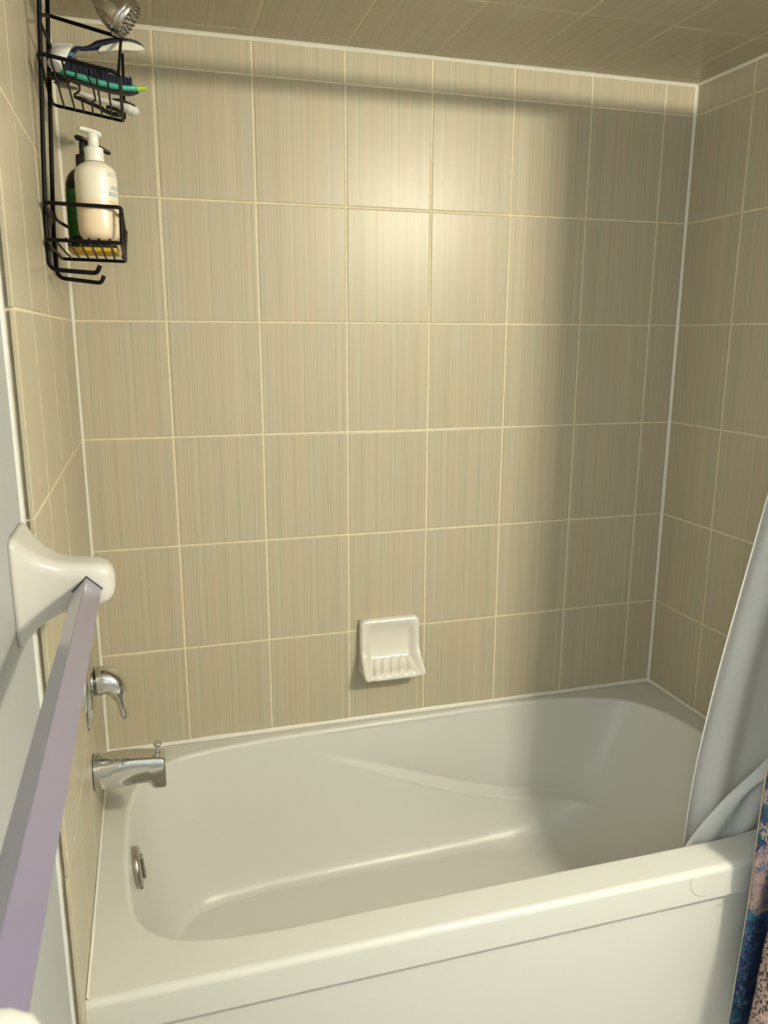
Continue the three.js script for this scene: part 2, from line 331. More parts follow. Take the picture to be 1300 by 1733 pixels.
// ---------------------------------------------------------------- tub spout
{
  const t = thing('tub_spout', 'chrome tub spout with pull-up diverter knob low on the left wall', 'spout', [LXZ(0.352) + PROUD, 0.1515, 0.352]);
  // sections along x: half width (z), top y, bottom y, squareness
  const S = [[0.000, 0.0335, 0.0345, -0.0345, 2], [0.010, 0.0335, 0.0345, -0.0345, 2], [0.026, 0.0327, 0.034, -0.0335, 2.15], [0.036, 0.032, 0.0325, -0.033, 2.9], [0.055, 0.0305, 0.0315, -0.0315, 3.4], [0.078, 0.0285, 0.0297, -0.029, 3.8], [0.10, 0.0265, 0.0268, -0.030, 4], [0.106, 0.0262, 0.0258, -0.040, 3.8], [0.112, 0.026, 0.025, -0.046, 4], [0.128, 0.0255, 0.0225, -0.0465, 4.2], [0.1325, 0.0245, 0.0205, -0.0455, 4.2], [0.1345, 0.0215, 0.017, -0.042, 4]];
  const M = 48;
  const g = grid(S.length + 1, M, (i, j) => {
    const s = S[Math.min(i, S.length - 1)], a = j / M * 2 * Math.PI, e = 2 / s[4], k = i === S.length ? 0.02 : 1;
    const ca = Math.cos(a), sa = Math.sin(a), cy = (s[2] + s[3]) / 2, hy = (s[2] - s[3]) / 2;
    return [s[0], cy + k * hy * Math.sign(sa) * Math.pow(Math.abs(sa), e), k * s[1] * Math.sign(ca) * Math.pow(Math.abs(ca), e)];
  }, true, true);
  const n = g.attributes.normal; if (n.getY(M / 4 + 2 * M) < 0) { g.index.array.reverse(); g.computeVertexNormals(); }
  part('spout_body', g, chrome, t);
  part('gasket', new THREE.CylinderGeometry(0.0348, 0.0348, 0.003, 40).rotateZ(Math.PI / 2).translate(0.0005, 0, 0), blackRubber, t, 'black gasket ring');
  const k = part('diverter_knob', lathe([[0, 0.022], [0.0062, 0.022], [0.0082, 0.0190], [0.0070, 0.0155], [0.0035, 0.012], [0.0032, 0.004], [0.0048, 0.003], [0.0048, 0], [0, 0]], 24).translate(0.121, 0.0235, 0), chrome, t);
}

// ---------------------------------------------------------------- shower valve
{
  const t = thing('shower_valve', 'chrome shower valve with round plate and drooping lever handle', 'valve', [LXZ(0.34) + PROUD, 0.327, 0.34]);
  part('escutcheon', lathe([[0, 0.016], [0.035, 0.0155], [0.050, 0.0140], [0.060, 0.0110], [0.065, 0.0072], [0.067, 0.0062], [0.070, 0.0064], [0.0765, 0.0082], [0.081, 0.0078], [0.0838, 0.0055], [0.0845, 0.002], [0.0845, 0], [0, 0]], 72).rotateZ(-Math.PI / 2), chrome, t);
  part('collar', lathe([[0, 0.02], [0.024, 0.02], [0.0255, 0.017], [0.0255, 0], [0, 0]], 40).rotateZ(-Math.PI / 2).translate(0.009, 0.004, 0), nickel, t);
  // lever: a hub that bends over and down into a narrow tongue
  const P = new THREE.CatmullRomCurve3([[0.018, 0.006, 0], [0.032, 0.006, 0], [0.044, 0.0, 0], [0.053, -0.014, 0], [0.058, -0.034, 0], [0.0605, -0.053, 0], [0.063, -0.068, 0], [0.066, -0.077, 0]].map(p => V3(...p)), false, 'centripetal').getSpacedPoints(40);
  const rad = [[0, .0285, .0285], [.13, .0285, .0285], [.3, .024, .026], [.45, .0175, .022], [.6, .0112, .016], [.75, .0074, .0125], [.88, .0076, .0125], [.96, .0068, .011], [1, .0025, .005]];
  const R = u => { for (let i = 0; i < rad.length - 1; i++) if (u <= rad[i + 1][0]) { const q = (u - rad[i][0]) / (rad[i + 1][0] - rad[i][0]); return [lerp(rad[i][1], rad[i + 1][1], q), lerp(rad[i][2], rad[i + 1][2], q)]; } return [.002, .004]; };
  part('lever_handle', sweep(P, R, 32), chrome, t);
}

// ---------------------------------------------------------------- soap dish
{
  const t = thing('soap_dish', 'glazed cream ceramic soap dish with ridged tray on the long tiled wall', 'soap dish', [0.703, 0, PROUD]);
  const HW = 0.0795, NU = 96, NV = 90;
  // frame profile (front outline seen from the side) and the hollow's profile, both (y, z) from top to lip
  const F = [[0.277, 0.0], [0.2785, 0.010], [0.2770, 0.018], [0.270, 0.0225], [0.25, 0.0235], [0.22, 0.0245], [0.195, 0.028], [0.175, 0.040], [0.158, 0.058], [0.150, 0.068], [0.1435, 0.0735], [0.136, 0.0735], [0.1315, 0.066], [0.132, 0.05], [0.137, 0.028], [0.144, 0.0]];
  const I = [[0.277, 0.0], [0.2785, 0.010], [0.2770, 0.018], [0.2705, 0.0222], [0.263, 0.0205], [0.252, 0.0150], [0.235, 0.0110], [0.205, 0.0105], [0.184, 0.0135], [0.169, 0.0205], [0.1595, 0.033], [0.1535, 0.051], [0.1495, 0.067], [0.137, 0.0735], [0.1315, 0.066], [0.132, 0.05], [0.144, 0.0]];
  const cF = new THREE.CatmullRomCurve3(F.map(p => V3(0, p[0], p[1])), false, 'centripetal'), cI = new THREE.CatmullRomCurve3(I.map(p => V3(0, p[0], p[1])), false, 'centripetal');
  const edge = u => { const d = HW - Math.abs(u); return d; };
  const body = grid(NV + 1, NU + 1, (i, j) => {
    const q = i / NV, s = j / NU * 2 - 1, u = HW * Math.sign(s) * (1 - Math.pow(1 - Math.abs(s), 1.35));
    const a = cF.getPoint(q), b = cI.getPoint(q), m = sstep(0.007, 0.030, edge(u));
    let y = lerp(a.y, b.y, m), z = lerp(a.z, b.z, m);
    // rounded side edges: pull the front back towards the wall near the ends
    const d = edge(u), r = 0.009, pull = d < r ? r - Math.sqrt(Math.max(0, r * r - (r - d) * (r - d))) : 0;
    z = Math.max(0, z - pull * sstep(0.0, 0.02, z)); const cy = 0.205; y += (cy - y) * (pull / r) * 0.05;
    // ridges across the tray
    if (m > 0.2 && y < 0.172 && y > 0.146 && z > 0.016 && z < 0.071) { const w = sstep(0.016, 0.026, z) * (1 - sstep(0.0705, 0.074, z)), ph = (u + (z - 0.04) * 0.25) / 0.0225; const c = Math.abs(u) < 0.058 ? 1 - sstep(0.046, 0.058, Math.abs(u)) : 0; y += 0.0058 * w * c * Math.pow(Math.abs(Math.cos(Math.PI * ph)), 2.2); }
    const rc = 0.017, dt = Math.min(1, Math.max(0, (y - 0.2785 + rc) / rc)), db = Math.min(1, Math.max(0, (0.1315 + 0.012 - y) / 0.012));
    const taper = 1 + 0.012 * sstep(0.03, 0.07, z) - (rc / HW) * (1 - Math.sqrt(1 - dt * dt)) - (0.008 / HW) * (1 - Math.sqrt(1 - db * db)) * sstep(0.03, 0.05, z);
    return [u * taper, y, z];
  });
  // side cheeks: fan the end columns to the wall
  const p = body.attributes.position, cheeks = [];
  for (const j of [0, NU]) {
    const pos = [], idx = []; for (let i = 0; i <= NV; i++) { const k = i * (NU + 1) + j; pos.push(p.getX(k), p.getY(k), p.getZ(k), p.getX(k), p.getY(k), -0.001); }
    for (let i = 0; i < NV; i++) { const a = 2 * i; j ? idx.push(a, a + 1, a + 2, a + 2, a + 1, a + 3) : idx.push(a, a + 2, a + 1, a + 2, a + 3, a + 1); }
    const g = new THREE.BufferGeometry(); g.setAttribute('position', new THREE.Float32BufferAttribute(pos, 3)); g.setAttribute('uv', new THREE.Float32BufferAttribute(new Float32Array(pos.length / 3 * 2), 2)); g.setIndex(idx); g.computeVertexNormals(); cheeks.push(g);
  }
  const cm = ceramic.clone(); cm.side = THREE.DoubleSide;
  const all = mergeVertices((() => { const m = merge([body, ...cheeks]); m.deleteAttribute('normal'); m.deleteAttribute('uv'); return m; })(), 1e-5); all.computeVertexNormals();
  part('dish', all, cm, t);
  // old yellowed caulk line round the back
  part('caulk_line', new RoundedBoxGeometry(2 * HW - 0.003, 0.131, 0.003, 4, 0.0014).translate(-0.0035, 0.2085, 0.0008), std(lin(0.30, 0.24, 0.12), 0.7), t, 'yellowed caulk line');
}

// ---------------------------------------------------------------- towel bar on the painted wall
{
  const t = thing('towel_bar', 'lavender grey square towel bar between cream ceramic posts on the painted wall', 'towel bar');
  const z1 = 0.868, z2 = 1.546, y0 = 0.695;
  const sec = [[-0.002, .052, .064], [0.004, .052, .064], [0.0065, .0505, .0625], [0.010, .0465, .057], [0.018, .0405, .0475], [0.030, .034, .0385], [0.044, .029, .0325], [0.060, .0262, .0295], [0.078, .0248, .0275], [0.090, .0235, .026], [0.098, .0205, .0225], [0.103, .015, .0165], [0.1055, .008, .009], [0.106, .0005, .0005]];
  function postGeo() {
    const M = 72;
    const g = grid(sec.length + 1, M, (i, j) => {
      const s = sec[Math.max(0, i - 1)], a = j / M * 2 * Math.PI, n = lerp(9, 3.6, sstep(0.0, 0.06, s[0])), e = 2 / n, ca = Math.cos(a), sa = Math.sin(a), k = i === 0 ? 0.001 : 1;
      return [s[0], -0.004 * sstep(0, 0.05, s[0]) + k * s[2] * Math.sign(sa) * Math.pow(Math.abs(sa), e), k * s[1] * Math.sign(ca) * Math.pow(Math.abs(ca), e)];
    }, true, true);
    return g;
  }
  const A = V3(0.0725, 0.688, z1), B = V3(0.0725 + PSL * (z2 - z1), 0.685, z2), dir = B.clone().sub(A).normalize();
  const barGeo = (side, a, b) => { const d = b.clone().sub(a), L = d.length(); const g = new RoundedBoxGeometry(side, side, L, 2, 0.0012).rotateZ(Math.PI / 4); const m = new THREE.Matrix4().lookAt(V3(0, 0, 0), d.clone().negate(), V3(0, 1, 0)); g.applyMatrix4(m); const c = a.clone().add(b).multiplyScalar(0.5); return g.translate(c.x, c.y, c.z); };
  const ev = new Evaluator(); ev.useGroups = false; ev.attributes = ['position', 'normal', 'uv'];
  for (const [z, s] of [[z1, 1], [z2, -1]]) {
    const g = postGeo(); { const n = g.attributes.normal; if (n.getY(72 * 6 + 18) < 0) { g.index.array.reverse(); g.computeVertexNormals(); } }
    g.translate(PW(z), y0, z);
    const c = z === z1 ? A : B, h0 = c.clone().addScaledVector(dir, -0.012 * s), h1 = c.clone().addScaledVector(dir, 0.08 * s);
    let out = g;
    try { const b1 = new Brush(g.toNonIndexed()), b2 = new Brush(barGeo(0.0245, h0, h1).toNonIndexed()); b1.updateMatrixWorld(); b2.updateMatrixWorld(); out = ev.evaluate(b1, b2, SUBTRACTION).geometry; } catch (e) { console.log('csg', e.message); }
    part('post', out, ceramicWhite, t);
  }
  part('bar', barGeo(0.0225, A.clone().addScaledVector(dir, -0.004), B.clone().addScaledVector(dir, 0.004)), std(lin(0.175, 0.153, 0.22), 0.2, { clearcoat: 0.6, clearcoatRoughness: 0.1 }), t, 'lavender grey square bar');
}
//@@MORE
// ---------------------------------------------------------------- curtain rod, liner and outer curtain
{
  const t = thing('curtain_rod', 'straight chrome shower curtain rod between the end walls above the tub', 'rod');
  part('tube', new THREE.CylinderGeometry(0.0125, 0.0125, 1.498, 24).rotateZ(Math.PI / 2).translate(0.7625, 1.524, 0.778), chrome, t);
  part('flange', lathe([[0.0126, 0], [0.03, 0], [0.03, 0.004], [0.018, 0.012], [0.0126, 0.014]], 32).rotateZ(-Math.PI / 2).translate(0.0105, 1.524, 0.778), chrome, t);
  part('flange', lathe([[0.0126, 0], [0.03, 0], [0.03, 0.004], [0.018, 0.012], [0.0126, 0.014]], 32).rotateZ(Math.PI / 2).translate(1.5125, 1.524, 0.778), chrome, t);
}
// cloth: columns of control points, each column a list from hem to rod, joined by smooth curves
function cloth(cols, NI, NJ, thick = 0.0006, crease = 0) {
  const colCurves = cols.map(c => new THREE.CatmullRomCurve3(c.map(p => V3(...p)), false, 'centripetal'));
  const mid = (i, j) => {
    const t = i / (NI - 1);
    const row = mid.rows[i] ??= new THREE.CatmullRomCurve3(colCurves.map(c => c.getPoint(t)), false, 'centripetal');
    const p = row.getPoint(j / (NJ - 1)); const w = crease * noise.noise(p.x * 14, p.y * 7, p.z * 14 + j * 0.05) * Math.sin(Math.PI * j / (NJ - 1));
    return [p.x + w * 0.5, p.y, p.z + w];
  };
  mid.rows = []; return grid(NI, NJ, mid);
}
const HEM = -0.11, ROD = 1.511;
{
  const t = thing('shower_liner', 'plain white shower curtain liner hanging inside the right end of the tub', 'shower curtain');
  const col = (b, l, m, u, top) => [b, l, m, u, top];
  const g = cloth([
    col([1.163, HEM, 0.614], [1.153, 0.10, 0.636], [1.163, 0.33, 0.660], [1.206, 0.72, 0.698], [1.262, ROD, 0.776]),
    col([1.19, HEM, 0.598], [1.185, 0.10, 0.616], [1.20, 0.33, 0.640], [1.235, 0.72, 0.684], [1.275, ROD, 0.768]),
    col([1.24, HEM, 0.606], [1.238, 0.10, 0.625], [1.25, 0.33, 0.648], [1.275, 0.72, 0.690], [1.292, ROD, 0.790]),
    col([1.29, HEM, 0.588], [1.292, 0.10, 0.604], [1.30, 0.33, 0.628], [1.315, 0.72, 0.676], [1.31, ROD, 0.766]),
    col([1.345, HEM, 0.585], [1.352, 0.10, 0.605], [1.355, 0.33, 0.630], [1.355, 0.72, 0.684], [1.33, ROD, 0.790]),
    col([1.340, HEM, 0.618], [1.385, 0.10, 0.632], [1.40, 0.33, 0.652], [1.38, 0.72, 0.700], [1.345, ROD, 0.768]),
    col([1.20, HEM, 0.636], [1.295, 0.08, 0.645], [1.37, 0.24, 0.658], [1.385, 0.72, 0.708], [1.36, ROD, 0.790]),
    col([1.098, HEM, 0.640], [1.213, 0.06, 0.653], [1.322, 0.15, 0.664], [1.40, 0.72, 0.716], [1.375, ROD, 0.766]),
    col([1.14, HEM, 0.655], [1.24, 0.06, 0.667], [1.345, 0.16, 0.676], [1.42, 0.72, 0.722], [1.39, ROD, 0.790]),
    col([1.19, HEM, 0.648], [1.275, 0.06, 0.656], [1.37, 0.17, 0.664], [1.43, 0.72, 0.712], [1.405, ROD, 0.766]),
    col([1.24, HEM, 0.655], [1.315, 0.06, 0.666], [1.40, 0.18, 0.676], [1.445, 0.72, 0.722], [1.42, ROD, 0.790]),
    col([1.29, HEM, 0.645], [1.355, 0.06, 0.652], [1.43, 0.19, 0.664], [1.46, 0.72, 0.710], [1.44, ROD, 0.768]),
    col([1.34, HEM, 0.640], [1.40, 0.06, 0.648], [1.455, 0.20, 0.662], [1.47, 0.72, 0.712], [1.47, ROD, 0.786]),
  ], 90, 220, 0, 0.004);
  const weave = texture(128, 128, (x, y) => { const s = ((x & 3) < 2 ? 3 : -3) + ((y & 3) < 2 ? 3 : -3) + rr(-3, 3); return [240 + s, 239 + s, 234 + s]; });
  weave.repeat.set(12, 24);
  const m = new THREE.MeshPhysicalMaterial({ map: weave, color: lin(0.97, 0.97, 0.97), roughness: 0.65, side: THREE.DoubleSide, transmission: 0.2, thickness: 0 });
  part('cloth', g, m, t);
  part('hem_stitching', wire([[1.1625, HEM + 0.02, 0.6165], [1.152, 0.10, 0.6365], [1.162, 0.33, 0.6605], [1.2055, 0.72, 0.6985]], 0.0012, 0.2, 6), std(lin(0.8, 0.8, 0.78), 0.8), t);
}
{
  const t = thing('shower_curtain', 'patterned shower curtain in dusty pink, navy and teal outside the right end of the tub', 'shower curtain');
  const B = -0.318;
  const col = (...p) => p;
  const g = cloth([
    col([1.178, B + 0.01, 0.776], [1.186, -0.05, 0.780], [1.190, 0.2, 0.780], [1.226, 0.7, 0.780], [1.232, ROD, 0.770]),
    col([1.166, B + 0.004, 0.788], [1.176, -0.05, 0.791], [1.180, 0.2, 0.791], [1.214, 0.7, 0.791], [1.222, ROD, 0.778]),
    col([1.158, B, 0.800], [1.169, -0.05, 0.801], [1.1735, 0.2, 0.801], [1.207, 0.7, 0.800], [1.214, ROD, 0.786]),
    col([1.172, B - 0.004, 0.808], [1.184, -0.05, 0.808], [1.190, 0.2, 0.810], [1.220, 0.7, 0.808], [1.226, ROD, 0.792]),
    col([1.205, B - 0.012, 0.805], [1.220, -0.05, 0.806], [1.224, 0.2, 0.806], [1.219, 0.7, 0.798], [1.210, ROD, 0.786]),
    col([1.222, B - 0.02, 0.818], [1.238, -0.05, 0.815], [1.245, 0.2, 0.812], [1.237, 0.7, 0.796], [1.225, ROD, 0.770]),
    col([1.180, B - 0.03, 0.835], [1.212, -0.05, 0.832], [1.24, 0.2, 0.826], [1.237, 0.7, 0.810], [1.232, ROD, 0.785]),
    col([1.142, B - 0.04, 0.852], [1.176, -0.05, 0.848], [1.222, 0.2, 0.842], [1.229, 0.7, 0.824], [1.24, ROD, 0.795]),
    col([1.150, B - 0.045, 0.868], [1.186, -0.05, 0.862], [1.232, 0.2, 0.852], [1.239, 0.7, 0.827], [1.25, ROD, 0.786]),
    col([1.20, B - 0.05, 0.872], [1.23, -0.05, 0.866], [1.262, 0.2, 0.856], [1.265, 0.7, 0.823], [1.27, ROD, 0.768]),
    col([1.26, B - 0.05, 0.85], [1.28, -0.05, 0.845], [1.30, 0.2, 0.835], [1.300, 0.7, 0.819], [1.30, ROD, 0.792]),
    col([1.30, B - 0.05, 0.875], [1.32, -0.05, 0.865], [1.34, 0.2, 0.855], [1.340, 0.7, 0.822], [1.34, ROD, 0.768]),
    col([1.36, B - 0.05, 0.845], [1.37, -0.05, 0.84], [1.385, 0.2, 0.832], [1.385, 0.7, 0.817], [1.385, ROD, 0.792]),
    col([1.42, B - 0.05, 0.875], [1.425, -0.05, 0.865], [1.43, 0.2, 0.855], [1.430, 0.7, 0.822], [1.43, ROD, 0.768]),
    col([1.49, B - 0.05, 0.85], [1.49, -0.05, 0.845], [1.49, 0.2, 0.84], [1.490, 0.7, 0.819], [1.49, ROD, 0.786]),
  ], 150, 260, 0, 0.003);
  // print in cloth coordinates: u across (0 at the visible edge), v up from the hem
  // uv in metres of cloth: arc length across, height above the hem
  const NJ = 260, arc = [0]; let L = 0;
  { const p = g.attributes.position, u = g.attributes.uv; let row = 0; while (p.getY(row * NJ) < 0) row++;
    for (let j = 1; j < NJ; j++) { const k = row * NJ + j; L += Math.hypot(p.getX(k) - p.getX(k - 1), p.getZ(k) - p.getZ(k - 1)); arc.push(L); }
    for (let i = 0; i < u.count; i++) u.setXY(i, arc[i % NJ] / L, (p.getY(i) - B + 0.06) / (ROD - B + 0.06)); }
  const W = 2048, H = 2048, cv = document.createElement('canvas'); cv.width = W; cv.height = H; const c = cv.getContext('2d');
  const SX = W / L, SY = H / (ROD - B + 0.06), X = x => x * SX, Y = y => H - (y - B + 0.06) * SY;
  c.fillStyle = '#8d7871'; c.fillRect(0, 0, W, H);
  // a cloud of small brush dabs; x, y, rx, ry and dab size in metres
  const blot = (x, y, rx, ry, col, n, r0 = 0.0008, r1 = 0.003) => { c.fillStyle = col; for (let k = 0; k < n; k++) { const a = rnd() * 6.283, q = Math.sqrt(rnd()), r = rr(r0, r1); c.beginPath(); c.ellipse(X(x + Math.cos(a) * q * rx), Y(y + Math.sin(a) * q * ry), r * SX, r * SY * rr(0.6, 1.6), 0, 0, 6.283); c.fill(); } };
  for (let k = 0; k < 90; k++) blot(rr(0, L), rr(B, ROD), rr(0.01, 0.05), rr(0.02, 0.07), ['#9a837d', '#7d6a6a', '#a58d84', '#70606a'][k % 4], 50, 0.001, 0.004);
  for (let k = 0; k < 16; k++) { const x = rr(0.25, L), y = rr(0.1, ROD); blot(x, y, 0.04, 0.08, '#22356b', 320); blot(x + 0.02, y, 0.03, 0.06, '#1f5566', 90); }
  // edge fold: teal and navy above, a greyish pink gap, then near-black navy with a speckled border
  const e0 = 0.020, e1 = 0.15;
  for (let k = 0; k < 160; k++) blot(rr(e0, e1), rr(0.07, 0.50), 0.016, 0.016, ['#1a2648', '#1a424e', '#182a50', '#1c4a58', '#20294a'][k % 5], 46);
  for (let k = 0; k < 14; k++) blot(rr(e0, e1), rr(0.1, 0.45), 0.006, 0.01, '#8a7a76', 10);
  for (let k = 0; k < 90; k++) blot(rr(e0, e1), rr(-0.06, 0.07), 0.016, 0.012, ['#7d6a6a', '#6c606a', '#8a7a76', '#5d5664', '#4c5068'][k % 5], 26);
  blot(0.034, -0.05, 0.014, 0.010, '#93807b', 60);
  for (let k = 0; k < 420; k++) blot(rr(e0, 0.16), rr(-0.38, -0.078), 0.014, 0.014, ['#1a2648', '#182a50', '#1a424e', '#20294a', '#1d3356'][k % 5], 40);
  for (let k = 0; k < 120; k++) blot(rr(0.024, 0.043), rr(-0.36, -0.07), 0.004, 0.006, ['#2a6474', '#3c4f78', '#1f5566', '#6f7690'][k % 4], 7, 0.0006, 0.0016);
  for (let k = 0; k < 24; k++) blot(rr(0.024, 0.12), rr(-0.105, -0.068), 0.006, 0.005, ['#1f6070', '#2a4a70'][k % 2], 16, 0.0006, 0.002);
  // dark flecks over the pink ground
  c.fillStyle = '#0d0b10'; for (let k = 0; k < 42000; k++) { const x = rr(0.155, L), y = rr(B - 0.05, ROD), d = noise.noise(x * 22, y * 16, 4.4); if (d < -0.1 && rnd() < 0.8) continue; c.beginPath(); c.ellipse(X(x), Y(y), rr(0.0004, 0.0014) * SX, rr(0.0007, 0.0030) * SY, rr(-0.9, 0.2), 0, 6.283); c.fill(); }
  c.fillStyle = '#d6ccb8'; c.fillRect(0, 0, X(0.0245), H);
  const tx = new THREE.CanvasTexture(cv); tx.colorSpace = THREE.SRGBColorSpace; tx.magFilter = THREE.LinearFilter;
  const m = new THREE.MeshPhysicalMaterial({ map: tx, roughness: 0.85, side: THREE.DoubleSide });
  part('cloth', g, m, t);
}

// ---------------------------------------------------------------- shower caddy
const shelfY = x => 1.390 - 0.155 * (x - 0.02);
{
  const t = thing('shower_caddy', 'black wire shower caddy with upper shelf and lower basket on the left wall', 'caddy');
  const nz = 0.40, fz = 0.28, R = 0.0036, r = 0.0020;
  part('upright', wire([[0.0315, 1.556, nz - 0.035], [0.0300, 1.53, nz], [0.0145, 1.265, nz], [0.0085, 1.150, nz], [0.0085, 1.0815, nz], [0.081, 1.0772, nz], [0.0865, 1.0895, nz]], R, 0.014), wireMat, t);
  part('upright', wire([[0.0315, 1.556, fz + 0.035], [0.0290, 1.535, fz], [0.0150, 1.290, fz], [0.0075, 1.155, fz], [0.0075, 1.0765, fz], [0.080, 1.0688, fz], [0.0856, 1.0815, fz]], R, 0.014), wireMat, t);
  part('hanger_loop', wire([[0.0315, 1.556, nz - 0.035], [0.032, 1.568, nz - 0.06], [0.0315, 1.556, fz + 0.035]], R, 0.02), wireMat, t);
  // head loop: crossbar, arm to the tip, two droppers
  part('brace', wire([[0.0265, 1.4535, nz], [0.0285, 1.494, fz], [0.1416, 1.4615, 0.312]], 0.0030, 0.006), wireMat, t);
  part('dropper', wire([[0.1410, 1.4605, 0.312], [0.1352, 1.3705, 0.432]], 0.0024), wireMat, t);
  part('dropper', wire([[0.1424, 1.4605, 0.312], [0.1365, 1.3725, 0.165]], 0.0024), wireMat, t);
  part('brace', wire([[0.0262, 1.4420, nz], [0.0285, 1.446, fz]], 0.0026), wireMat, t);
  // upper shelf
  const s = part('upper_shelf', merge([
    wire([[0.0215, shelfY(0.02), 0.425], [0.0245, shelfY(0.0245), 0.436], [0.06, shelfY(0.06), 0.436], [0.131, shelfY(0.131), 0.436], [0.137, shelfY(0.137) - 0.002, 0.425], [0.133, shelfY(0.133) - 0.001, 0.150], [0.127, shelfY(0.127), 0.145], [0.016, shelfY(0.016), 0.145], [0.0115, shelfY(0.012), 0.156], [0.0215, shelfY(0.02), 0.425]], 0.0030, 0.010),
  ]), wireMat, t);
  const sw = pts => part('shelf_wire', wire(pts.map(([x, z]) => [x, shelfY(x) - 0.0008, z]), 0.0017, 0.008), wireMat, s);
  sw([[0.039, 0.438], [0.031, 0.144]]); sw([[0.055, 0.438], [0.049, 0.144]]);
  sw([[0.071, 0.438], [0.073, 0.405], [0.068, 0.358], [0.058, 0.330], [0.071, 0.321], [0.068, 0.285], [0.056, 0.251], [0.067, 0.228], [0.064, 0.144]]);
  sw([[0.089, 0.438], [0.087, 0.385], [0.092, 0.333], [0.091, 0.249], [0.084, 0.232], [0.080, 0.144]]);
  sw([[0.102, 0.438], [0.096, 0.144]]); sw([[0.118, 0.438], [0.114, 0.144]]);
  // lower basket
  const zn = 0.44, zf = 0.185;
  const b = part('lower_basket', merge([
    wire([[0.0095, 1.180, nz], [0.0125, 1.1778, zn], [0.060, 1.1768, zn], [0.1265, 1.1755, zn], [0.1268, 1.168, zn - 0.012], [0.1240, 1.1700, zf], [0.029, 1.1705, zf], [0.012, 1.178, zf + 0.03], [0.0085, 1.180, fz]], 0.0030, 0.008),
    wire([[0.0110, 1.1232, nz], [0.0125, 1.1232, zn], [0.1240, 1.1215, zn], [0.1218, 1.1150, zf], [0.0095, 1.1168, zf], [0.0085, 1.1185, zf + 0.02], [0.0085, 1.1215, nz]], 0.0030, 0.006),
    wire([[0.1262, 1.1735, zn - 0.001], [0.1240, 1.1215, zn]], 0.0030), wire([[0.1238, 1.1700, zf], [0.1218, 1.1150, zf]], 0.0030),
  ]), wireMat, t);
  for (const [xa, xb] of [[0.0225, 0.0250], [0.0410, 0.0405], [0.0590, 0.0560], [0.0745, 0.0720], [0.0895, 0.0875], [0.1062, 0.1025]])
    part('basket_wire', wire([[xa, 1.1262, zn], [xa, 1.1245, zn - 0.004], [xb, 1.1178, zf]], 0.0018, 0.002), wireMat, b);
  // rust scabs on the corner wires
  const scab = (x, y, z, sx, sy, sz) => { const g = new THREE.IcosahedronGeometry(1, 3); const p = g.attributes.position; for (let i = 0; i < p.count; i++) { const v = V3(p.getX(i), p.getY(i), p.getZ(i)); const k = 1 + 0.5 * noise.noise(v.x * 1.7 + x * 90, v.y * 1.7, v.z * 1.7); p.setXYZ(i, v.x * k * sx, v.y * k * sy, v.z * k * sz); } g.computeVertexNormals(); return g.translate(x, y, z); };
  part('rust', merge([scab(0.0125, 1.163, nz - 0.02, 0.0055, 0.014, 0.012), scab(0.0125, 1.1715, fz + 0.05, 0.006, 0.009, 0.014), scab(0.0120, 1.145, nz - 0.01, 0.004, 0.012, 0.005)]), rustMat, t, 'brown rust scabs');
  part('rust', merge([0, 1, 2, 3, 4, 5, 6].map(k => scab(0.1255 - 0.0006 * k, 1.164 - 0.0075 * k, lerp(zf, zn, 0.12 + 0.02 * k), 0.0042, 0.006, 0.006))), rustMat, t, 'brown rust scabs');
}

// ---------------------------------------------------------------- shower head
{
  const t = thing('showerhead', 'brushed nickel shower head with dark nozzles above the wire caddy', 'shower head', [0.1565, 1.4685, 0.365]);
  const N = V3(0.79, -0.60, 0.08).normalize(), q = new THREE.Quaternion().setFromUnitVectors(V3(0, -1, 0), N);
  const put = g => g.applyQuaternion(q);
  part('head', put(lathe([[0, 0.0], [0.027, 0.0], [0.0285, 0.001], [0.0305, 0.004], [0.0310, 0.010], [0.0300, 0.020], [0.0275, 0.033], [0.0225, 0.045], [0.0165, 0.054], [0.0130, 0.060], [0.0125, 0.064], [0, 0.064]], 64)), nickel, t);
  part('collar_ring', put(lathe([[0.0312, 0.008], [0.0324, 0.010], [0.0324, 0.013], [0.0308, 0.015]], 64)), chrome, t);
  const nz = []; for (const [n, r] of [[6, 0.007], [12, 0.014], [18, 0.021], [22, 0.0262]]) for (let k = 0; k < n; k++) { const a = k / n * 6.283 + r * 50; nz.push(new THREE.ConeGeometry(0.0022, 0.0042, 10).rotateX(Math.PI).translate(Math.cos(a) * r, -0.0012, Math.sin(a) * r)); }
  const nm = part('nozzles', put(merge(nz)), std(lin(0.035, 0.028, 0.02), 0.5), t, 'dark rubber nozzles'); nm.userData.kind = 'stuff';
  part('ball_joint', put(new THREE.SphereGeometry(0.0155, 32, 20).translate(0, 0.068, 0)), chrome, t);
  const e = V3(0, 0.068, 0).applyQuaternion(q), o = t.position;
  const A = e.clone(), P = new THREE.CatmullRomCurve3([A, V3(0.090 - o.x, 1.528 - o.y, 0.34 - o.z), V3(0.060 - o.x, 1.552 - o.y, 0.34 - o.z), V3(0.006 - o.x, 1.562 - o.y, 0.34 - o.z)]).getPoints(24);
  part('arm', sweep(P, () => 0.0095, 20), chrome, t);
  part('wall_flange', lathe([[0, 0.012], [0.012, 0.011], [0.022, 0.006], [0.025, 0], [0, 0]], 36).rotateZ(-Math.PI / 2).translate(0.0048 - o.x, 1.5615 - o.y, 0.34 - o.z), chrome, t);
}

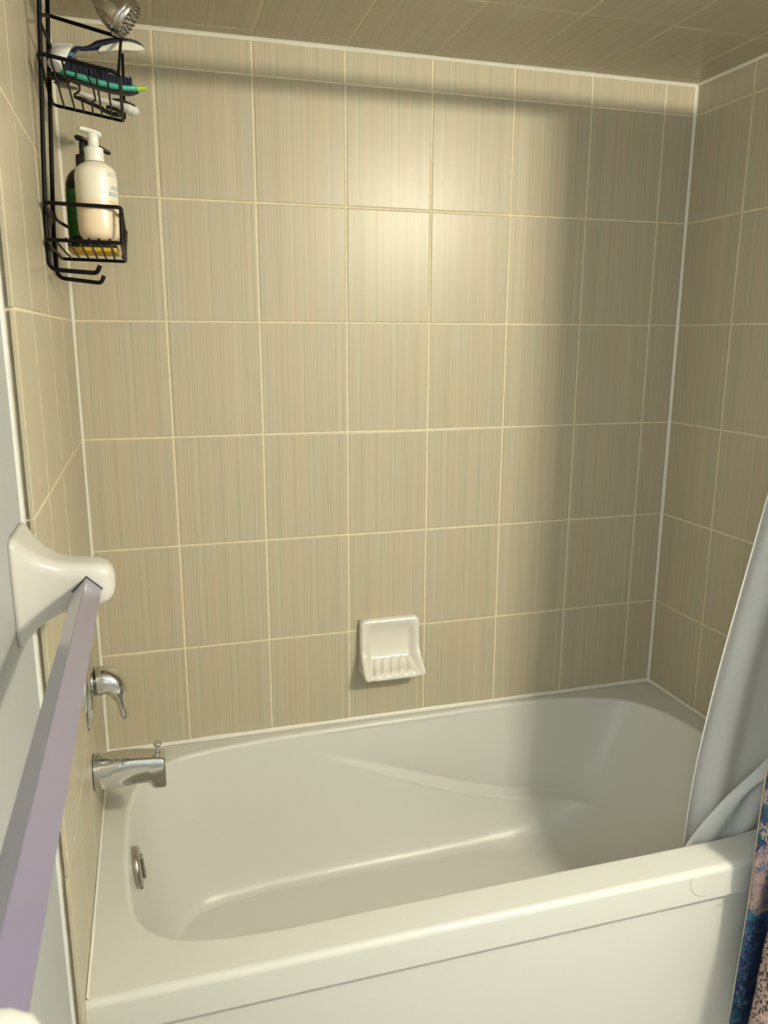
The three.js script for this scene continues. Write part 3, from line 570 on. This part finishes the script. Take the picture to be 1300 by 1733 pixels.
// ---------------------------------------------------------------- bottles in the lower basket
function pumpHead(parent, mat, y0, spoutDir, len, droop, collarR, stemR) {
  // y0 = top of the bottle neck
  part('pump_collar', lathe([[0, y0 + 0.0225], [stemR + 0.002, y0 + 0.0225], [collarR - 0.001, y0 + 0.0215], [collarR, y0 + 0.020], [collarR + 0.0006, y0 + 0.001], [collarR, y0], [0, y0]], 40), mat, parent);
  part('pump_stem', lathe([[0, y0 + 0.042], [stemR, y0 + 0.042], [stemR, y0 + 0.022], [0, y0 + 0.022]], 32), mat, parent);
  const d = V3(Math.cos(spoutDir), 0, Math.sin(spoutDir)), P = [];
  for (let k = 0; k <= 16; k++) { const u = k / 16; P.push(d.clone().multiplyScalar(lerp(-0.013, len, u)).add(V3(0, y0 + 0.0445 + droop * (u - 0.35) - 0.004 * Math.pow(u, 3), 0))); }
  part('pump_head', sweep(P, u => [lerp(0.0045, 0.0036, u) * (u < 0.04 ? 0.5 : u > 0.97 ? 0.6 : 1), lerp(0.0095, 0.0058, sstep(0.2, 0.9, u)) * Math.pow(Math.min(1, (u + 0.02) / 0.15), 0.5) * (u > 0.97 ? 0.75 : 1)], 24), mat, parent);
}
{
  const t = thing('pump_bottle', 'white body wash pump bottle with pale liquid in the lower basket', 'bottle', [0.0900, 1.1275, 0.404]);
  const BH = 0.1195, prof = [[0, 0.001], [0.020, 0.0], [0.0260, 0.002], [0.0300, 0.007], [0.0318, 0.014], [0.0325, 0.028], [0.0325, 0.094], [0.0322, 0.100], [0.0308, 0.1055], [0.0278, 0.1105], [0.0235, 0.1145], [0.0185, 0.1173], [0.0150, 0.1187], [0.0125, 0.1195], [0, 0.1195]];
  const cv = document.createElement('canvas'); cv.width = 1024; cv.height = 512; const c = cv.getContext('2d');
  c.fillStyle = '#e4ddcb'; c.fillRect(0, 0, 1024, 512); c.fillStyle = '#ead3b6'; c.fillRect(0, 512 * (1 - 0.50), 1024, 512);
  c.textAlign = 'left';
  const wr = (s, x, v, px, col, b) => { c.fillStyle = col; c.font = `${b || ''} ${px}px sans-serif`; c.fillText(s, x, 512 * (1 - v)); };
  const X = 104;
  wr('NU SKIN', X, 0.795, 42, '#8d8a80'); wr('LIQUID', X + 14, 0.634, 36, '#6f8fa8', 'bold'); wr('BODY BAR', X, 0.553, 36, '#6f8fa8', 'bold');
  c.fillStyle = '#a9a595'; c.fillRect(X + 6, 512 * 0.515, 170, 3); c.fillRect(X + 6, 512 * 0.535, 170, 3); c.fillRect(X + 2, 512 * 0.80, 180, 3);
  c.fillStyle = '#77746c'; c.beginPath(); c.moveTo(X + 100, 512 * 0.70); c.lineTo(X + 88, 512 * 0.745); c.lineTo(X + 112, 512 * 0.745); c.fill(); c.fillRect(X + 88, 512 * 0.755, 30, 6);
  for (let k = 0; k < 26; k++) { c.fillStyle = '#b99a86'; c.fillRect(640, 512 * (0.38 + k * 0.012), 6 + (k % 3) * 3, 3); }
  const tx = new THREE.CanvasTexture(cv); tx.colorSpace = THREE.SRGBColorSpace; tx.magFilter = THREE.LinearFilter; tx.wrapS = THREE.RepeatWrapping; 
  const g = lathe(prof, 72); const u = g.attributes.uv, p = g.attributes.position; for (let i = 0; i < u.count; i++) u.setY(i, p.getY(i) / BH);
  part('bottle_body', g, std(0xffffff, 0.32, { map: tx, clearcoat: 0.25, clearcoatRoughness: 0.25 }), t);
  pumpHead(t, std(lin(0.74, 0.73, 0.67), 0.35), 0.1195, 2.75, 0.022, 0.010, 0.0142, 0.0082);
}
{
  const t = thing('pump_bottle', 'dark green pump bottle with black pump standing behind the white bottle', 'bottle', [0.0660, 1.1335, 0.272]);
  const cv = document.createElement('canvas'); cv.width = 512; cv.height = 512; const c = cv.getContext('2d');
  c.fillStyle = '#336f2e'; c.fillRect(0, 0, 512, 512); c.fillStyle = '#123416';
  for (let k = 0; k < 22; k++) { const y = 70 + k * 19; if (k % 5 === 3) continue; for (let x = 10; x < 500; x += 0) { const w = rr(10, 46); c.fillRect(x, y, w, k % 5 === 0 ? 7 : 3); x += w + 9; } }
  const tx = new THREE.CanvasTexture(cv); tx.colorSpace = THREE.SRGBColorSpace; tx.magFilter = THREE.LinearFilter;
  const black = std(lin(0.008, 0.008, 0.009), 0.35), glassy = std(lin(0.012, 0.014, 0.012), 0.25);
  const b = part('bottle_body', lathe([[0, 0], [0.030, 0.0], [0.0335, 0.003], [0.0342, 0.010], [0.0342, 0.092], [0.0335, 0.102], [0.030, 0.113], [0.0235, 0.1215], [0.0165, 0.126], [0.0125, 0.1275], [0, 0.1275]], 64), glassy, t);
  part('label_band', lathe([[0.0345, 0.012], [0.0345, 0.089]], 64), std(0xffffff, 0.5, { map: tx, side: THREE.DoubleSide }), t, 'green printed label');
  pumpHead(t, black, 0.1275, -0.35, 0.046, -0.017, 0.0138, 0.0070);
}
{
  const t = thing('sponge', 'flat yellow sponge with black top under the green bottle', 'sponge', [0.0715, 1.1205, 0.262]);
  part('pad', new RoundedBoxGeometry(0.082, 0.0075, 0.085, 3, 0.003).translate(0, 0.0037, 0), std(lin(0.62, 0.38, 0.03), 0.8), t);
  part('scouring_layer', new RoundedBoxGeometry(0.082, 0.0045, 0.085, 3, 0.002).translate(0, 0.0098, 0), std(lin(0.012, 0.013, 0.012), 0.9), t, 'black scouring layer');
}

// ---------------------------------------------------------------- things on the upper shelf
const curve = (pts, n = 40) => new THREE.CatmullRomCurve3(pts.map(p => V3(...p)), false, 'centripetal').getSpacedPoints(n);
const steps = tab => u => { for (let i = 0; i < tab.length - 1; i++) if (u <= tab[i + 1][0]) { const q = (u - tab[i][0]) / (tab[i + 1][0] - tab[i][0]); return [lerp(tab[i][1], tab[i + 1][1], q), lerp(tab[i][2], tab[i + 1][2], q)]; } return tab[tab.length - 1].slice(1); };
{
  const t = thing('scrub_brush', 'long scrub brush with navy bristles and a teal back on the upper shelf', 'brush');
  const Z = 0.335, pts = [[0.042, 1.3945], [0.056, 1.391], [0.070, 1.3875], [0.096, 1.3815], [0.122, 1.3770], [0.145, 1.3760], [0.162, 1.3785]];
  const P = curve(pts.map(p => [p[0], p[1], Z]));
  const teal = std(lin(0.07, 0.41, 0.30), 0.28, { clearcoat: 0.4 });
  part('back', sweep(P, steps([[0, .003, .006], [.08, .0058, .014], [.3, .0068, .019], [.7, .0070, .019], [.92, .0058, .014], [1, .0046, .010]]), 28), teal, t);
  part('tip', sweep(curve([[0.161, 1.3783, Z], [0.170, 1.3795, Z], [0.1795, 1.3815, Z]], 12), steps([[0, .0047, .0102], [.6, .0038, .008], [1, .0014, .003]]), 24), std(lin(0.36, 0.55, 0.06), 0.3), t, 'lime green tip');
  part('base_strip', sweep(curve(pts.map(p => [p[0] + 0.002, p[1] - 0.0058, Z + 0.001])), steps([[0, .001, .004], [.1, .0022, .013], [.9, .0022, .013], [1, .001, .005]]), 16), std(lin(0.006, 0.006, 0.01), 0.5), t, 'dark strip along the lower edge');  // dark strip along the lower edge of the brush
  const tufts = []; for (let i = 0; i < 34; i++) for (let k = 0; k < 9; k++) {
    const u = (i + 0.5) / 34, q = P[Math.min(39, Math.round(lerp(3, 37, u)))], z = (k - 4) * 0.0034;
    const h = lerp(0.026, 0.0125, Math.pow(u, 0.8)) * rr(0.9, 1.08) * (1 - 0.03 * Math.abs(k - 4));
    for (let s = 0; s < 3; s++) { const g = new THREE.CylinderGeometry(0.0006, 0.0011, h, 5).translate(0, h / 2 + 0.004, 0).rotateZ(rr(-0.14, 0.14) + 0.05).rotateX(rr(-0.14, 0.14)); tufts.push(g.translate(q.x + rr(-0.0013, 0.0013), q.y, q.z + z + rr(-0.001, 0.001))); }
  }
  const b = part('bristles', merge(tufts), std(lin(0.006, 0.007, 0.036), 0.6), t, 'navy blue bristles'); b.userData.kind = 'stuff';
}
{
  const t = thing('foot_file', 'navy handled foot file with a curved white head, lying across the upper shelf', 'foot file');
  const Z = 0.30, navy = std(lin(0.010, 0.016, 0.060), 0.3, { clearcoat: 0.3 });
  const P = curve([[0.0585, 1.4275, Z + 0.01], [0.0635, 1.4345, Z + 0.006], [0.0705, 1.4425, Z], [0.0795, 1.4425, Z], [0.092, 1.4455, Z], [0.105, 1.4505, Z], [0.122, 1.4575, Z], [0.141, 1.4622, Z], [0.158, 1.4625, Z], [0.170, 1.459, Z], [0.1768, 1.4535, Z]], 60);
  part('handle', sweep(P, steps([[0, .003, .005], [.1, .0042, .007], [.2, .0034, .006], [.3, .0042, .007], [.42, .0075, .009], [.55, .0055, .013], [.8, .0026, .017], [.95, .0018, .013], [1, .0008, .004]]), 24), navy, t);
  part('end_cap', sweep(curve([[0.0515, 1.4262, Z + 0.012], [0.0565, 1.4265, Z + 0.0105], [0.0605, 1.4305, Z + 0.008]], 10), steps([[0, .0035, .005], [.5, .0046, .0065], [1, .0046, .0075]]), 18), std(lin(0.02, 0.17, 0.28), 0.35), t, 'bright blue end');
  const sh = new THREE.Shape(); sh.moveTo(0.1045, 1.4398); const up = [[0.112, 1.4485], [0.122, 1.4535], [0.1412, 1.4580], [0.158, 1.4580], [0.168, 1.4555], [0.1758, 1.4500]], dn = [[0.170, 1.4475], [0.158, 1.4462], [0.1412, 1.4455], [0.122, 1.4425]];
  sh.splineThru(up.map(p => new THREE.Vector2(...p))); sh.splineThru([...dn, [0.1045, 1.4398]].map(p => new THREE.Vector2(...p)));
  part('pumice_head', new THREE.ExtrudeGeometry(sh, { depth: 0.014, bevelEnabled: true, bevelSize: 0.0015, bevelThickness: 0.002, bevelSegments: 3, curveSegments: 24 }).translate(0, 0, Z - 0.007), std(lin(0.74, 0.72, 0.60), 0.8), t, 'curved white rasp');
}
{
  const t = thing('squeeze_tube', 'white squeeze tube leaning at the wall end of the upper shelf', 'tube');
  const P = curve([[0.0490, 1.4330, 0.335], [0.0460, 1.4200, 0.345], [0.0410, 1.4040, 0.355], [0.0375, 1.3960, 0.360]], 30);
  part('tube_body', sweep(P, steps([[0, .0012, .016], [.3, .0062, .0145], [.8, .0105, .012], [1, .0108, .0112]]), 28), std(lin(0.72, 0.71, 0.68), 0.4), t);
  part('crimped_end', sweep(curve([[0.0500, 1.4385, 0.331], [0.0490, 1.4330, 0.335]], 4), () => [0.0010, 0.0165], 16), std(lin(0.66, 0.65, 0.62), 0.45), t);
}
{
  const white = std(lin(0.72, 0.71, 0.67), 0.35), black = std(lin(0.007, 0.007, 0.008), 0.4);
  let t = thing('razor', 'white and black razor resting on the wires under the scrub brush', 'razor');
  const Z = 0.225, y = x => shelfY(x) + 0.0075;
  part('handle', sweep(curve([[0.062, y(0.062) + 0.004, Z], [0.090, y(0.09), Z], [0.118, y(0.118), Z], [0.135, y(0.135) - 0.001, Z]]), steps([[0, .003, .004], [.2, .0048, .0065], [.7, .0052, .0075], [1, .0062, .009]]), 22), white, t);
  part('grip', sweep(curve([[0.1185, y(0.118) + 0.0052, Z + 0.004], [0.135, y(0.135) + 0.0052, Z + 0.004], [0.150, y(0.150) + 0.0028, Z + 0.003], [0.162, y(0.162) - 0.001, Z + 0.002]]), steps([[0, .001, .003], [.2, .0026, .0075], [.8, .0030, .0085], [1, .001, .003]]), 18), black, t, 'black rubber grip');
  part('end_bulb', sweep(curve([[0.130, y(0.130) - 0.002, Z], [0.144, y(0.144) - 0.003, Z], [0.156, y(0.156) - 0.005, Z], [0.1615, y(0.16) - 0.0075, Z]]), steps([[0, .006, .009], [.5, .0098, .0125], [.85, .0085, .011], [1, .003, .004]]), 26), white, t);
  t = thing('razor', 'black plastic razor with a curved head lying lowest on the upper shelf wires', 'razor');
  const Z2 = 0.185;
  part('handle', sweep(curve([[0.052, shelfY(0.052) + 0.010, Z2 + 0.012], [0.070, shelfY(0.07) + 0.008, Z2 + 0.010], [0.086, shelfY(0.086) + 0.0055, Z2 + 0.004], [0.100, shelfY(0.1) + 0.0040, Z2]]), steps([[0, .002, .003], [.2, .004, .005], [1, .0034, .0045]]), 18), black, t);
  const ring = sweep(curve([[0.094, shelfY(0.094) + 0.0048, Z2 - 0.004], [0.108, shelfY(0.108) + 0.004, Z2 - 0.018], [0.122, shelfY(0.122) + 0.0045, Z2 - 0.024], [0.130, shelfY(0.13) + 0.0050, Z2 - 0.010], [0.122, shelfY(0.122) + 0.006, Z2 + 0.008], [0.106, shelfY(0.106) + 0.006, Z2 + 0.008]]), steps([[0, .003, .005], [.5, .0042, .007], [1, .003, .005]]), 18);
  part('head', ring, black, t);
  t = thing('hair_clip', 'black hair clip with a grey jaw beside the uprights on the upper shelf', 'hair clip');
  const cy = shelfY(0.035) + 0.0072;
  part('jaw', sweep(curve([[0.0240, cy + 0.001, 0.315], [0.033, cy + 0.002, 0.300], [0.045, cy + 0.001, 0.292], [0.055, cy - 0.001, 0.290]]), steps([[0, .003, .004], [.3, .0068, .010], [.7, .0062, .009], [1, .003, .005]]), 20), black, t);
  part('jaw', sweep(curve([[0.0300, cy - 0.003, 0.285], [0.042, cy - 0.002, 0.268], [0.054, cy - 0.003, 0.262], [0.064, cy - 0.004, 0.262]]), steps([[0, .002, .003], [.4, .0045, .008], [1, .0018, .003]]), 18), std(lin(0.30, 0.30, 0.29), 0.35), t, 'grey jaw');
}
// ---------------------------------------------------------------- stray hairs stuck to the tub
{
  const hm = std(lin(0.62, 0.52, 0.36), 0.5);
  let h = mesh('stray_hair', sweep(curve([[1.072, -0.008, 0.7590], [1.070, -0.024, 0.7592], [1.078, -0.040, 0.7592], [1.092, -0.050, 0.7592], [1.106, -0.052, 0.7592]], 30), () => 0.00035, 5), hm);
  h.userData = { label: 'curled fair hair stuck on the front lip of the tub', category: 'hair' };
  h = mesh('stray_hair', sweep(curve([[1.172, -0.090, 0.7468], [1.160, -0.086, 0.7470], [1.154, -0.095, 0.7470], [1.146, -0.090, 0.7470], [1.140, -0.098, 0.7468]], 30), () => 0.00035, 5), hm);
  h.userData = { label: 'wavy fair hair caught on the tub apron beside the patterned curtain', category: 'hair' };
}
renderer.render(scene, camera);
